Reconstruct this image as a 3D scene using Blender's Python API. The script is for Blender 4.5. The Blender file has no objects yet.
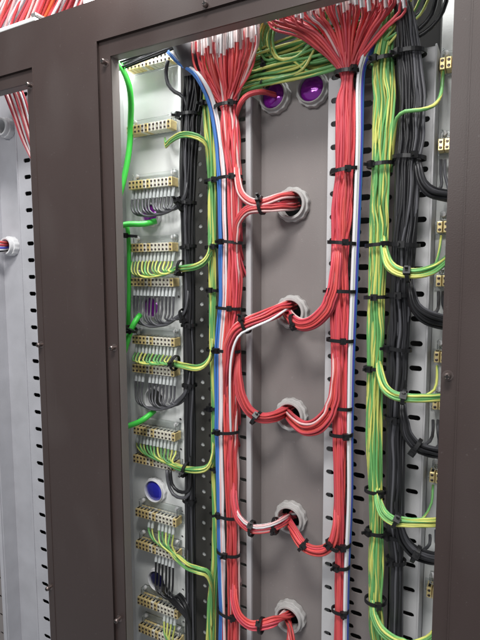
import bpy, bmesh, math, random
import numpy as np
from mathutils import Vector, Matrix
from mathutils.geometry import delaunay_2d_cdt
random.seed(7)
rng = np.random.default_rng(11)
C = bpy.context.scene.collection
PI = math.pi
# ------------------------------------------------------------------ camera (a phone held a little right of the middle, looking left)
F = 500.0; D = 0.45; W, H = 480.0, 640.0
_l = np.array([-700 - 240, 275 - 320, F]); _l /= np.linalg.norm(_l)
_d = np.array([255 - 240, 5500 - 320, F]); _d -= _l * (_d @ _l); _d /= np.linalg.norm(_d)
EX = -_l; EZ = -_d
EY = np.cross(_d, -_l) * -1
if EY[2] < 0: EY = -EY
RM = np.stack([EX, EY, EZ])                      # camera (right, down, forward) -> world
CAM = np.array([0.0, -D, 0.0])
def P(px, py, Y):
    """the point at depth Y seen at a place of the photograph (measuring aid)"""
    d = RM @ np.array([px - 240, py - 320, F])
    return CAM + d * ((Y + D) / d[1])
def X(px, py, Y): return float(P(px, py, Y)[0])
def Z(px, py, Y): return float(P(px, py, Y)[2])
def mpp(px, py, Y):                              # metres per picture unit there
    p = P(px, py, Y) - CAM
    return float((RM.T @ p)[2] / F)
cam = bpy.data.cameras.new('camera'); co = bpy.data.objects.new('camera', cam); C.objects.link(co)
cam.sensor_fit = 'VERTICAL'; cam.sensor_height = 36; cam.lens = F * 36 / 640
cam.clip_start = 0.01; cam.clip_end = 50
R3 = Matrix((RM @ np.diag([1, -1, -1])).tolist())
co.matrix_world = Matrix.Translation(Vector(CAM)) @ R3.to_4x4()
bpy.context.scene.camera = co

# ------------------------------------------------------------------ materials
MATS = {}
def mat(name, col, rough=0.5, metal=0.0, var=0.0, bump=0.0, bscale=400.0, mottling=0.0, mscale=14.0, trans=0.0, coat=0.0, ior=1.45, alpha=1.0, rvar=0.0, scr=0.0):
    m = bpy.data.materials.new(name); m.use_nodes = True
    nt = m.node_tree; b = nt.nodes['Principled BSDF']
    b.inputs['Base Color'].default_value = (*col, 1); b.inputs['Roughness'].default_value = rough
    b.inputs['Metallic'].default_value = metal; b.inputs['IOR'].default_value = ior
    b.inputs['Transmission Weight'].default_value = trans; b.inputs['Coat Weight'].default_value = coat
    b.inputs['Alpha'].default_value = alpha
    tc = nt.nodes.new('ShaderNodeTexCoord')
    geo = nt.nodes.new('ShaderNodeNewGeometry')
    colsock = None
    if var:
        oi = nt.nodes.new('ShaderNodeObjectInfo')
        hs = nt.nodes.new('ShaderNodeHueSaturation'); hs.inputs['Color'].default_value = (*col, 1)
        mr = nt.nodes.new('ShaderNodeMapRange'); mr.inputs['To Min'].default_value = 1 - var; mr.inputs['To Max'].default_value = 1 + var
        nt.links.new(oi.outputs['Random'], mr.inputs['Value']); nt.links.new(mr.outputs['Result'], hs.inputs['Value'])
        mu = nt.nodes.new('ShaderNodeMath'); mu.operation = 'MULTIPLY'; mu.inputs[1].default_value = 7.31
        fr = nt.nodes.new('ShaderNodeMath'); fr.operation = 'FRACT'
        nt.links.new(oi.outputs['Random'], mu.inputs[0]); nt.links.new(mu.outputs[0], fr.inputs[0])
        m2 = nt.nodes.new('ShaderNodeMapRange'); m2.inputs['To Min'].default_value = 0.5 - var * .025; m2.inputs['To Max'].default_value = 0.5 + var * .025
        nt.links.new(fr.outputs[0], m2.inputs['Value']); nt.links.new(m2.outputs['Result'], hs.inputs['Hue'])
        colsock = hs.outputs['Color']
    if mottling:
        n = nt.nodes.new('ShaderNodeTexNoise'); n.inputs['Scale'].default_value = mscale; n.inputs['Detail'].default_value = 6
        nt.links.new(geo.outputs['Position'], n.inputs['Vector'])
        mr = nt.nodes.new('ShaderNodeMapRange'); mr.inputs['From Min'].default_value = .3; mr.inputs['From Max'].default_value = .7
        mr.inputs['To Min'].default_value = 1 - mottling; mr.inputs['To Max'].default_value = 1 + mottling
        nt.links.new(n.outputs['Fac'], mr.inputs['Value'])
        hs = nt.nodes.new('ShaderNodeHueSaturation')
        if colsock: nt.links.new(colsock, hs.inputs['Color'])
        else: hs.inputs['Color'].default_value = (*col, 1)
        nt.links.new(mr.outputs['Result'], hs.inputs['Value']); colsock = hs.outputs['Color']
        if rvar:
            m3 = nt.nodes.new('ShaderNodeMapRange'); m3.inputs['From Min'].default_value = .3; m3.inputs['From Max'].default_value = .7
            m3.inputs['To Min'].default_value = rough - rvar; m3.inputs['To Max'].default_value = rough + rvar
            nt.links.new(n.outputs['Fac'], m3.inputs['Value']); nt.links.new(m3.outputs['Result'], b.inputs['Roughness'])
    if scr:                                      # fine scuffs and dust specks in the paint
        for sc_, lo, hi, amt in (((500, 500, 14), .72, .80, scr * .5), ((330, 330, 330), .73, .80, scr), ((16, 16, 9), .52, .75, scr * .55)):
            mp = nt.nodes.new('ShaderNodeMapping'); mp.inputs['Scale'].default_value = sc_; mp.inputs['Rotation'].default_value = (.1, .2, .15)
            n = nt.nodes.new('ShaderNodeTexNoise'); n.inputs['Scale'].default_value = 1; n.inputs['Detail'].default_value = 1
            nt.links.new(geo.outputs['Position'], mp.inputs['Vector']); nt.links.new(mp.outputs['Vector'], n.inputs['Vector'])
            mr = nt.nodes.new('ShaderNodeMapRange'); mr.inputs['From Min'].default_value = lo; mr.inputs['From Max'].default_value = hi; mr.inputs['To Max'].default_value = amt
            nt.links.new(n.outputs['Fac'], mr.inputs['Value'])
            mx = nt.nodes.new('ShaderNodeMix'); mx.data_type = 'RGBA'
            nt.links.new(mr.outputs['Result'], mx.inputs[0])
            if colsock: nt.links.new(colsock, mx.inputs[6])
            else: mx.inputs[6].default_value = (*col, 1)
            mx.inputs[7].default_value = (.62, .60, .58, 1); colsock = mx.outputs[2]
    if colsock: nt.links.new(colsock, b.inputs['Base Color'])
    if bump:
        n = nt.nodes.new('ShaderNodeTexNoise'); n.inputs['Scale'].default_value = bscale; n.inputs['Detail'].default_value = 2
        nt.links.new(geo.outputs['Position'], n.inputs['Vector'])
        bp = nt.nodes.new('ShaderNodeBump'); bp.inputs['Strength'].default_value = bump; bp.inputs['Distance'].default_value = 0.0006
        nt.links.new(n.outputs['Fac'], bp.inputs['Height']); nt.links.new(bp.outputs['Normal'], b.inputs['Normal'])
    MATS[name] = m
    return m
JAMB = mat('jamb_paint', (.20, .18, .17), .4, bump=.2, bscale=900, mottling=.06, mscale=9)
BROWN = mat('brown_paint', (.050, .034, .031), .40, bump=.11, bscale=900, mottling=.06, mscale=5, rvar=.06, scr=.035)
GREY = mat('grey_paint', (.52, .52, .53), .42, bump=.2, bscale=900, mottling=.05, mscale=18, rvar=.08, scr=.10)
TROUGH = mat('shaded_grey_paint', (.232, .206, .200), .45, bump=.2, bscale=900, mottling=.06, mscale=12, rvar=.08, scr=.13)  # grey paint darkened to carry the shade of the trough and slotted plate
LAV = mat('lavender_grey_paint', (.46, .46, .49), .42, bump=.3, bscale=700, mottling=.08, mscale=25, rvar=.08, scr=.10)
WHITE = mat('pale_paint', (.80, .82, .81), .38, bump=.15, bscale=900, mottling=.05, mscale=20, rvar=.08)
DARKP = mat('dark_or_shaded_grey', (.068, .066, .060), .5, bump=.2, bscale=800, mottling=.12, mscale=25)  # on the trunking this dark grey carries the shade of its depth
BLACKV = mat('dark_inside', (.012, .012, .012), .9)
RED = mat('red_pvc', (.64, .082, .092), .40, var=.26)
PINK = mat('pale_pvc', (.76, .50, .49), .42, var=.10)
WPVC = mat('white_pvc', (.78, .78, .80), .42, var=.06)
BLUE = mat('blue_pvc', (.06, .19, .52), .4, var=.15)
VIOL = mat('violet_blue_pvc', (.10, .09, .55), .4, var=.15)
YEL = mat('yellow_pvc', (.56, .58, .15), .42, var=.18)
GRN = mat('green_pvc', (.13, .35, .11), .42, var=.28)
LIME = mat('bright_green_pvc', (.06, .58, .07), .38, var=.06)
BLK = mat('black_pvc', (.017, .017, .019), .34, var=.35)
GRYW = mat('dark_grey_pvc', (.072, .072, .080), .33, var=.3)
TIE = mat('tie_nylon', (.010, .010, .011), .35)
BRASS = mat('brass', (.92, .74, .36), .30, metal=.4, mottling=.12, mscale=300)
PALEBR = mat('pale_brass', (.90, .87, .74), .32, metal=.25, mottling=.10, mscale=300)  # paler brass tone for some of the terminals
STEEL = mat('zinc_steel', (.62, .60, .58), .35, metal=.9, mottling=.1, mscale=200)
DSTEEL = mat('dark_screw_steel', (.20, .16, .15), .35, metal=.8)
NUT = mat('grey_plastic', (.46, .45, .44), .5, mottling=.12, mscale=60, bump=.3, bscale=300)
NUTW = mat('white_plastic', (.74, .74, .75), .4, mottling=.05, mscale=60)
PURP = mat('purple_film', (.27, .010, .38), .12, metal=.35, bump=1.0, bscale=110, coat=1.0)
BLUF = mat('blue_film', (.045, .05, .60), .12, metal=.35, bump=1.0, bscale=110, coat=1.0)
DBLU = mat('dark_blue_film', (.012, .012, .09), .15, metal=.2, bump=1.0, bscale=110, coat=1.0)
CLEAR = mat('clear_plastic', (.93, .96, .95), .12, trans=.92, ior=1.25)
SLEEVEP = mat('pinkish_sleeve_plastic', (.84, .66, .64), .45, var=.1)
SLEEVE = mat('sleeve_plastic', (.88, .85, .85), .5, var=.08)
CLSLV = mat('clear_sleeve', (.80, .84, .84), .25, trans=.35, ior=1.3)

# ------------------------------------------------------------------ object helpers
WL = {}                                          # world location of every object made (no rotations are used)
def link(name, me, parent=None, loc=None):
    o = bpy.data.objects.new(name, me); C.objects.link(o)
    if parent is not None:
        o.parent = parent
    if loc is not None: o.location = loc
    return o
def wloc(o):
    v = Vector((0, 0, 0))
    while o is not None:
        v += o.location; o = o.parent
    return v
def tag(o, label=None, cat=None, group=None, kind=None):
    if label: o['label'] = label
    if cat: o['category'] = cat
    if group: o['group'] = group
    if kind: o['kind'] = kind
    return o
def thing(name, loc, label, cat, group=None):
    o = bpy.data.objects.new(name, None); C.objects.link(o); o.location = Vector(loc); o.empty_display_size = .02
    return tag(o, label, cat, group)
def meshobj(name, verts, faces, mats, parent=None, mi=None, smooth=False, origin=None):
    base = wloc(parent) if parent is not None else Vector((0, 0, 0))
    org = Vector(origin) if origin is not None else base
    v = np.asarray(verts, dtype=float) - np.array(org)
    me = bpy.data.meshes.new(name); me.from_pydata(v.tolist(), [], faces)
    if not isinstance(mats, (list, tuple)): mats = [mats]
    for m in mats: me.materials.append(m)
    if mi is not None: me.polygons.foreach_set('material_index', mi)
    if smooth: me.polygons.foreach_set('use_smooth', [True] * len(me.polygons))
    me.update()
    return link(name, me, parent, org - base)
class MB:
    def __init__(s): s.v = []; s.f = []; s.mi = []; s.m = 0
    def add(s, v, f):
        n = len(s.v); s.v += [tuple(map(float, p)) for p in v]; s.f += [tuple(i + n for i in q) for q in f]; s.mi += [s.m] * len(f)
        return s
    def box(s, x0, x1, y0, y1, z0, z1, b=0.0):
        bm = bmesh.new()
        bmesh.ops.create_cube(bm, size=1)
        for v in bm.verts:
            v.co = Vector(((x0 + x1) / 2 + v.co.x * (x1 - x0), (y0 + y1) / 2 + v.co.y * (y1 - y0), (z0 + z1) / 2 + v.co.z * (z1 - z0)))
        if b: bmesh.ops.bevel(bm, geom=list(bm.edges), offset=b, segments=2, affect='EDGES', profile=.5)
        bm.verts.index_update()
        s.add([v.co[:] for v in bm.verts], [[v.index for v in f.verts] for f in bm.faces]); bm.free()
        return s
    def lathe(s, c, prof, n=24, wob=None, axis=1):
        """profile (r, y) revolved about the Y axis through c"""
        v = []; f = []
        for k, (r, y) in enumerate(prof):
            for i in range(n):
                a = 2 * PI * i / n
                rr = r * (wob(k, i) if wob else 1)
                p = (c[0] + rr * math.cos(a), c[1] + y, c[2] + rr * math.sin(a))
                v.append(p)
        for k in range(len(prof) - 1):
            for i in range(n):
                j = (i + 1) % n
                f.append((k * n + i, k * n + j, (k + 1) * n + j, (k + 1) * n + i))
        return s.add(v, f)
    def cyl(s, a, b, r, n=12, r2=None):
        a = np.array(a, float); b = np.array(b, float); t = (b - a) / np.linalg.norm(b - a)
        u = np.cross(t, [0, 0, 1.0] if abs(t[2]) < .9 else [1.0, 0, 0]); u /= np.linalg.norm(u); w = np.cross(t, u)
        v = []
        for p, q in ((a, r), (b, r2 or r)):
            for i in range(n):
                th = 2 * PI * i / n; v.append(p + q * (math.cos(th) * u + math.sin(th) * w))
        f = [(i, (i + 1) % n, n + (i + 1) % n, n + i) for i in range(n)] + [tuple(range(n - 1, -1, -1)), tuple(range(n, 2 * n))]
        return s.add(v, f)
    def build(s, name, mats, parent=None, smooth=False, origin=None):
        return meshobj(name, s.v, s.f, mats, parent, s.mi, smooth, origin)
def smooth_by_angle(o, ang=35):
    me = o.data
    me.polygons.foreach_set('use_smooth', [True] * len(me.polygons))
    me.set_sharp_from_angle(angle=math.radians(ang))
    return o
def plate_mesh(outline, holes, Yf, t):
    """sheet with real holes, front face at Yf, thickness t; coordinates are (X, Z)"""
    vs = []; es = []
    for ring in [outline] + holes:
        n0 = len(vs); m = len(ring)
        vs += [Vector((x * 100, z * 100)) for x, z in ring]; es += [(n0 + i, n0 + (i + 1) % m) for i in range(m)]
    ring_of = [k for k, ring in enumerate([outline] + holes) for _ in ring]
    ov, oe, of, o1 = delaunay_2d_cdt(vs, es, [], 1, 1e-6)[:4]
    own = [ring_of[q[0]] if q else -1 for q in o1]
    of = [q for q in of if not (own[q[0]] > 0 and all(own[k] == own[q[0]] for k in q))]
    n = len(ov)
    verts = [(q.x / 100, Yf, q.y / 100) for q in ov] + [(q.x / 100, Yf + t, q.y / 100) for q in ov]
    faces = []; cnt = {}
    for q in of:
        faces.append(tuple(q)); faces.append(tuple(k + n for k in reversed(q)))
        for a, b in zip(q, list(q[1:]) + [q[0]]):
            cnt[(min(a, b), max(a, b))] = cnt.get((min(a, b), max(a, b)), 0) + 1
    faces += [(a, b, b + n, a + n) for (a, b), c in cnt.items() if c == 1]
    return np.array(verts), faces
def rect(x0, x1, z0, z1): return [(x0, z0), (x1, z0), (x1, z1), (x0, z1)]
def slot(cx, cz, w, h, n=5):
    r = h / 2; hw = max(w / 2 - r, 0); pts = []
    for i in range(n + 1):
        a = -PI / 2 + PI * i / n; pts.append((cx + hw + r * math.cos(a), cz + r * math.sin(a)))
    for i in range(n + 1):
        a = PI / 2 + PI * i / n; pts.append((cx - hw + r * math.cos(a), cz + r * math.sin(a)))
    return pts
def circ(cx, cz, r, n=28): return [(cx + r * math.cos(2 * PI * i / n), cz + r * math.sin(2 * PI * i / n)) for i in range(n)]

# ------------------------------------------------------------------ wires
def catmull(pts, step=.006):
    pts = np.asarray(pts, float)
    p = np.vstack([2 * pts[0] - pts[1], pts, 2 * pts[-1] - pts[-2]])
    out = []
    for i in range(1, len(p) - 2):
        p0, p1, p2, p3 = p[i - 1:i + 3]
        n = max(2, int(np.linalg.norm(p2 - p1) / step))
        t = np.linspace(0, 1, n, endpoint=False)[:, None]
        out.append(.5 * (2 * p1 + (p2 - p0) * t + (2 * p0 - 5 * p1 + 4 * p2 - p3) * t ** 2 + (3 * p1 - p0 - 3 * p2 + p3) * t ** 3))
    out.append(p[-2][None])
    return np.vstack(out)
def tube(path, r, n=8, twist=0.0, ph=0.0):
    path = np.asarray(path); m = len(path)
    T = np.gradient(path, axis=0); T /= np.linalg.norm(T, axis=1)[:, None] + 1e-12
    u = np.cross(T[0], [0.3, 1, 0.2]); u /= np.linalg.norm(u)
    L = 0; verts = []
    for k in range(m):
        u = u - T[k] * (u @ T[k]); u /= np.linalg.norm(u); w = np.cross(T[k], u)
        if k: L += np.linalg.norm(path[k] - path[k - 1])
        a = np.arange(n) * 2 * PI / n + ph + twist * L
        verts.append(path[k] + r * (np.cos(a)[:, None] * u + np.sin(a)[:, None] * w))
    verts = np.vstack(verts)
    f = [(k * n + i, k * n + (i + 1) % n, (k + 1) * n + (i + 1) % n, (k + 1) * n + i) for k in range(m - 1) for i in range(n)]
    f += [tuple(range(n - 1, -1, -1)), tuple((m - 1) * n + i for i in range(n))]
    return verts, f
WR = .00128
NAME = ['wire']
def wire(loom, pts, m, r=WR, name=None, step=.006):
    name = name or NAME[0]
    path = catmull(pts, step)
    if m == 'YG':
        v, f = tube(path, r, 10, random.choice((-1, 1)) * random.uniform(35, 95), random.uniform(0, 6))
        mi = [(1 if (i % 10) in (0, 1, 2, 3) else 0) if i < len(f) - 2 else 0 for i in range(len(f))]
        return meshobj(name, v, f, [GRN, YEL], loom, mi, True)
    v, f = tube(path, r, 8)
    return meshobj(name, v, f, m, loom, None, True)
def sleeve(w, a, b, r=.0024, m=None):
    """marker sleeve round the end of a wire"""
    return smooth_by_angle(MB().cyl(a, b, r, 10).build('marker_sleeve', m or SLEEVE, w))
def resample(keys, gap):
    """keys (px, py, halfwidth px, Y) -> denser list"""
    k = np.asarray(keys, float); out = [k[0]]
    for a, b in zip(k[:-1], k[1:]):
        n = max(1, int(round(np.hypot(*(b - a)[:2]) / gap)))
        for i in range(1, n + 1): out.append(a + (b - a) * i / n)
    return np.array(out)
def sunflower(n):
    i = np.arange(n) + .5; r = np.sqrt(i / n); a = i * 2.39996
    return np.stack([r * np.cos(a), r * np.sin(a)], 1)
def bundle(loom, keys, mats, r=WR, gap=22, flat=.65, wander=.22, twist=.10, step=.006, pre=None, post=None):
    """keys (px, py, halfwidth, Y); one wire per entry of mats. pre / post: per-wire extra world points before / after"""
    n = len(mats); K = resample(keys, gap)
    cen = np.array([P(a, b, y) for a, b, h, y in K])
    hw = np.array([h * mpp(a, b, y) for a, b, h, y in K])
    T = np.gradient(cen, axis=0); T /= np.linalg.norm(T, axis=1)[:, None]
    s = sunflower(n); perm = rng.permutation(n); s = s[perm]
    ang = np.cumsum(rng.normal(0, twist, len(K)))
    out = []
    for i in range(n):
        off = np.cumsum(rng.normal(0, wander * .5, (len(K), 2)), axis=0) * .6 + rng.normal(0, wander * .35, (len(K), 2))
        pts = []
        for k in range(len(K)):
            a = ang[k]; q = s[i] + off[k]
            nq = np.linalg.norm(q)
            if nq > 1: q = q / nq
            q = np.array([q[0] * math.cos(a) - q[1] * math.sin(a), q[0] * math.sin(a) + q[1] * math.cos(a)])
            a1 = np.cross(T[k], [0, 1.0, 0]); nn = np.linalg.norm(a1)
            a1 = a1 / nn if nn > .25 else np.array([0, 0, 1.0])
            a2 = np.cross(a1, T[k])
            rad = max(hw[k] - r, r * .3)
            pts.append(cen[k] + rad * (q[0] * a1 + flat * q[1] * a2))
        if pre is not None: pts = list(pre[i]) + pts
        if post is not None: pts = pts + list(post[i])
        out.append(wire(loom, pts, mats[i], r, step=step))
    return out
def cable_tie(loom, px, py, hw, Y, ang=0, flat=.7, w=.0036, tail=True):
    """strap ring round a bundle; ang = picture direction the bundle runs, 90 = up and down"""
    m = mpp(px, py, Y); c = P(px, py, Y)
    a = math.radians(ang)
    t = np.array([math.cos(a), 0, math.sin(a)]); a1 = np.array([-math.sin(a), 0, math.cos(a)]); a2 = np.array([0, 1.0, 0])
    R1 = hw * m + .0008; R2 = max(hw * m * flat, .003) + .0012; th = .0013; n = 28
    v = []; f = []
    tilt = random.uniform(-.12, .12)
    for i in range(n):
        q = 2 * PI * i / n
        for rr, tt in ((0, -w / 2), (th, -w / 2), (th, w / 2), (0, w / 2)):
            v.append(c + (R1 + rr) * math.cos(q) * a1 + (R2 + rr) * math.sin(q) * a2 + (tt + tilt * R1 * math.cos(q)) * t)
    for i in range(n):
        j = (i + 1) % n
        for k in range(4): f.append((i * 4 + k, i * 4 + (k + 1) % 4, j * 4 + (k + 1) % 4, j * 4 + k))
    mb = MB(); mb.add(v, f)
    q = random.choice([-2.2, -1.2, -1.57, -.9, -2.0])
    hc = c + (R1 + .001) * math.cos(q) * a1 + (R2 + .001) * math.sin(q) * a2
    def obox(ctr, e, h):
        vv = [ctr + sx * h[0] * e[0] + sy * h[1] * e[1] + sz * h[2] * e[2] for sx in (-1, 1) for sy in (-1, 1) for sz in (-1, 1)]
        mb.add(vv, [(0, 1, 3, 2), (4, 6, 7, 5), (0, 4, 5, 1), (2, 3, 7, 6), (0, 2, 6, 4), (1, 5, 7, 3)])
    tang = -math.sin(q) * a1 + math.cos(q) * a2; nor = math.cos(q) * a1 + math.sin(q) * a2
    obox(hc, (tang, nor, t), (.0031, .0024, .0032))
    if tail: obox(hc + nor * .003 + tang * .002, (nor, tang, t), (.0035, .0008, w / 2 * .8))
    return mb.build('cable_tie', TIE, loom)

# ================================================================== THE CABINET
YF, YP, YB = .075, .085, .100                     # flanges, mounting plates, trough back
ZT = .62; ZB = -.62                               # sheets run past the top and bottom of the opening
ztop = lambda py, px, Y: Z(px, py, Y)
# ---- brown front panel
zfr = Z(45, 17, 0)
ax1, az1 = X(36, 340, 0), Z(12, 86, 0); arx, arz = X(43.5, 340, 0), Z(12, 73, 0)
ax0 = ax1 - .42; arx0 = ax0 - .012
bx0, bx1 = X(115.5, 320, 0), X(442.5, 320, 0); bzt = Z(200, 30, 0)
rx0, rx1 = X(105, 320, 0), X(459.5, 320, 0); rzt = Z(160, 23, 0)
zb = -.84
fl, fr_ = arx0 - .05, rx1 + .14
fp = thing('front_panel', ((rx0 + rx1) / 2, 0, -.6), 'dark brown painted steel front panel with two tall rectangular openings', 'panel')
v, f = plate_mesh(rect(fl, fr_, -.9, zfr), [rect(arx0, arx, zb - .012, arz), rect(rx0, rx1, zb - .012, rzt)], 0, .002)
meshobj('panel_sheet', v, f, BROWN, fp)
def rim(x0, x1, z1, ox0, ox1, oz1):
    v, f = plate_mesh(rect(ox0 - .004, ox1 + .004, zb - .016, oz1 + .004), [rect(x0, x1, zb, z1)], .0032, .0018)
    o = meshobj('opening_rim', v, f, BROWN, fp)
    e = .0011
    v, f = plate_mesh(rect(ox0 - e, ox1 + e, zb - .013, oz1 + e), [rect(ox0, ox1, zb - .0115, oz1)], -.0005, .0012)
    meshobj('rim_bead', v, f, BROWN, fp)
    d = .013
    mb = MB()
    mb.box(x0 - .002, x0, .005, .005 + d, zb - .002, z1 + .002, .0006)
    mb.box(x1, x1 + .002, .005, .005 + d, zb - .002, z1 + .002, .0006)
    mb.box(x0, x1, .005, .005 + d, z1, z1 + .002, .0006)
    mb.build('jamb', JAMB, fp)
rim(bx0, bx1, bzt, rx0, rx1, rzt)
rim(ax0, ax1, az1, arx0, arx, arz)
# folded top edge
MB().box(fl, fr_, .0022, .028, zfr - .002, zfr, .0006).build('top_fold', BROWN, fp)
def screw(px, py, Y=.003, L=.007, r=.0030):
    c = P(px, py, 0); c[1] = Y
    mb = MB()
    mb.lathe(c, [(.0001, -L), (r * .75, -L), (r, -L + .0012), (r, -L + .003), (r * .72, -L + .0034), (r * .72, 0), (r * 1.5, 0), (r * 1.5, .0004)], 14)
    mb.m = 1
    mb.box(c[0] - r * .7, c[0] + r * .7, c[1] - L - .0003, c[1] - L + .0004, c[2] - r * .16, c[2] + r * .16)
    mb.box(c[0] - r * .16, c[0] + r * .16, c[1] - L - .0004, c[1] - L + .0003, c[2] - r * .7, c[2] + r * .7)
    return smooth_by_angle(mb.build('screw', [DSTEEL, BLACKV], fp))
for q in ((104, 62), (112.5, 348), (117.5, 620), (206, 5), (447.5, 376), (29, 85), (39.5, 345), (48.5, 588)): screw(*q)

# ---- pale strip added for the highlight on the panel top, with its clip
lc = thing('lit_edge_strip', P(10, 28, .01), 'pale strip added for the light caught along the top edge of the brown panel', 'edge strip')
xe = X(34, 18, .0)
mb = MB(); mb.box(fl, xe, .001, .022, zfr + .001, zfr + .006, .001); mb.build('lit_edge_body', WHITE, lc)
mb = MB(); mb.box(xe - .006, xe + .003, .0, .024, zfr + .0062, zfr + .010, .001); mb.build('end_clip', STEEL, lc)

# ---- back wall and side walls (the inside of the cabinet)
bw = MB().box(fl, fr_, .215, .22, -.92, .75).build('back_wall', DARKP); tag(bw, kind='structure')

def vert_x(px, py, Y): return X(px, py, Y)
# ---- left mounting plate
lx0, lx1 = bx0 - .055, X(183.5, 400, YP)
holes = []
for py in (262, 297, 345, 372, 420, 450, 476, 512, 537, 566, 590, 622, 655): holes.append(circ(X(186, py, YP) * 0 + lx1 - .0055, Z(183, py, YP), .0020, 12))
LP = thing('mounting_plate', (lx0 + .05, YP, -.6), 'pale grey mounting plate carrying the left column of brass terminal strips', 'plate')
GL = []                                            # holes for the left column cable entries
for (px, py, r) in ((153, 215, .0125), (154, 307, .0125), (157, 489, .0140), (158, 399, .0150), (160, 578, .0135)):
    c = P(px, py, YP); GL.append((c, r)); holes.append(circ(c[0], c[2], r))
v, f = plate_mesh(rect(lx0, lx1, -.9, .60), holes, YP, .002)
meshobj('plate_sheet', v, f, WHITE, LP)
MB().box(lx1 - .0002, lx1 + .0015, YP - .0025, YP + .002, -.9, .60, .0005).build('folded_edge', WHITE, LP)
MB().box(lx0, lx0 + .002, .02, YP - .0005, -.9, .60).build('side_return', GREY, LP)

# ---- perforated trunking wall (shade painted in) between the black and the green looms
dx0, dx1 = lx1 + .0022, X(236.5, 320, YF) - .001
YD = .100
holes = []
for k in range(-4, 62):
    zz = Z(202, 70 + k * 15.6, YD)
    holes.append(slot(X(201.5, 320, YD) + .0004 * math.sin(k), zz, .0068, .0056, 3))
    zz2 = Z(215, 78 + k * 15.6, YD)
    holes.append(slot(X(209.5, 320, YD), zz2, .0056, .0064, 3))
DPT = thing('perforated_trunking', (dx0, YD, -.6), 'perforated metal strip, shade painted in as dark grey, behind the left green and yellow wires', 'trunking')
v, f = plate_mesh(rect(dx0, dx1, -.9, .6), holes, YD, .001)
meshobj('trunking_face', v, f, DARKP, DPT)
MB().box(X(196, 320, YD), X(205.2, 320, YD), .1015, .103, -.9, .6).build('lit_hole_strip', WHITE, DPT)  # pale strip added so the left holes look lit from behind

# ---- centre trough: flanges, left wall, back with real holes
cx0 = X(235.5, 320, YF); cxl = X(247.2, 320, YF); cxr = X(325.8, 320, YF); cx1 = X(343, 320, YF)
CT = thing('cable_trough', ((cxl + cxr) / 2, YB, -.6), 'grey recessed metal trough with a column of cable entries between the red looms', 'trough')
zct = Z(290, 62, YF)
zl = Z(248, 97, YF)
holes = [slot(X(242.5, 320, YF), Z(242, 98 + 21.2 * k, YF), .0105, .0048) for k in range(-1, 32) if Z(242, 98 + 21.2 * k, YF) < zl - .008]
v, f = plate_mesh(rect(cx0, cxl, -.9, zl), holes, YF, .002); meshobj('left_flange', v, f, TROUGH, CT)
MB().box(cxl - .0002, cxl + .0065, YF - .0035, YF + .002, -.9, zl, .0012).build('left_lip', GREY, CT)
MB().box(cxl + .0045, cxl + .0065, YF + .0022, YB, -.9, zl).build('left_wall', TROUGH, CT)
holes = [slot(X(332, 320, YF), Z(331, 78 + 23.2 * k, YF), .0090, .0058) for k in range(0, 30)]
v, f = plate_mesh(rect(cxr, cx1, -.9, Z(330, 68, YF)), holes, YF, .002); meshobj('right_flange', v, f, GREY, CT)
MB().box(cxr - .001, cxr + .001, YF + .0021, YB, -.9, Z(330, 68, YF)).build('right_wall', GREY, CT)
GC = [(272, 95, 'purple'), (310.5, 87.5, 'purple'), (291, 204, 'red'), (288.5, 312.5, 'red'), (288, 416, 'red'), (289, 520, 'red'), (288.5, 620, 'red')]
GY = .088                                          # where the ring faces sit
gcs = []
for (px, py, k) in GC:
    c = P(px, py, GY); c[1] = YB; gcs.append(c)
gxm = float(np.mean([c[0] for c in gcs[2:]]))
for c in gcs[2:]: c[0] = gxm
v, f = plate_mesh(rect(cxl + .0066, cxr - .0011, -.9, Z(290, 66, YB)), [circ(c[0], c[2], .0148) for c in gcs], YB, .002)
meshobj('trough_back', v, f, TROUGH, CT)
MB().box(cxl, cxr, .15, .152, -.9, .5).build('dark_backing', BLACKV, CT)  # dark sheet added for the shade behind the cable entries

# ---- right slotted plate behind red and green looms
sx0, sx1 = cx1 + .0008, X(395, 320, .088)
holes = []
for k in range(-3, 29):
    holes.append(slot(X(353.5, 320, .088), Z(353, 70 + 23.2 * k, .088), .0135, .0064))
    holes.append(slot(X(362, 320, .088), Z(361, 81.6 + 23.2 * k, .088), .0135, .0064))
    holes.append(slot(X(384, 320, .088), Z(384, 81.6 + 23.2 * k, .088), .0105, .0056))
SP = thing('slotted_plate', (sx0, .088, -.6), 'grey slotted plate with staggered slots between the right red and green looms', 'plate', 'slotted plates')
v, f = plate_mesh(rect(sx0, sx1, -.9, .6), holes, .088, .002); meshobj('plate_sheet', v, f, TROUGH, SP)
MB().box(sx0 - .0005, sx1, .12, .121, -.9, .6).build('dark_backing', BLACKV, SP)  # black sheet put in as the shade behind the staggered slots
# ---- far right slotted plate
tx0, tx1 = X(397, 320, YF), X(427, 320, YF)
holes = []
for k in range(-5, 18):
    holes.append(slot(X(417, 320, YF), Z(416, 244.5 + 24.8 * k, YF), .0125, .0056))
    holes.append(circ(X(406, 320, YF), Z(405, 257 + 24.8 * k, YF), .0018, 10))
SQ = thing('slotted_plate', (tx0, YF, -.6), 'light grey slotted plate right of the black loom', 'plate', 'slotted plates')
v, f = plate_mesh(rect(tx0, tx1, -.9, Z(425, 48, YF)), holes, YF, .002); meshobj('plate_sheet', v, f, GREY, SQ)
MB().box(tx1 + .0001, tx1 + .002, YF - .006, YF + .022, -.9, Z(425, 48, YF), .0008).build('folded_edge', GREY, SQ)
MB().box(tx0, tx1 - .002, .12, .121, -.9, .6).build('dark_backing', BLACKV, SQ)  # near-black sheet standing in for shade in these slots
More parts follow.
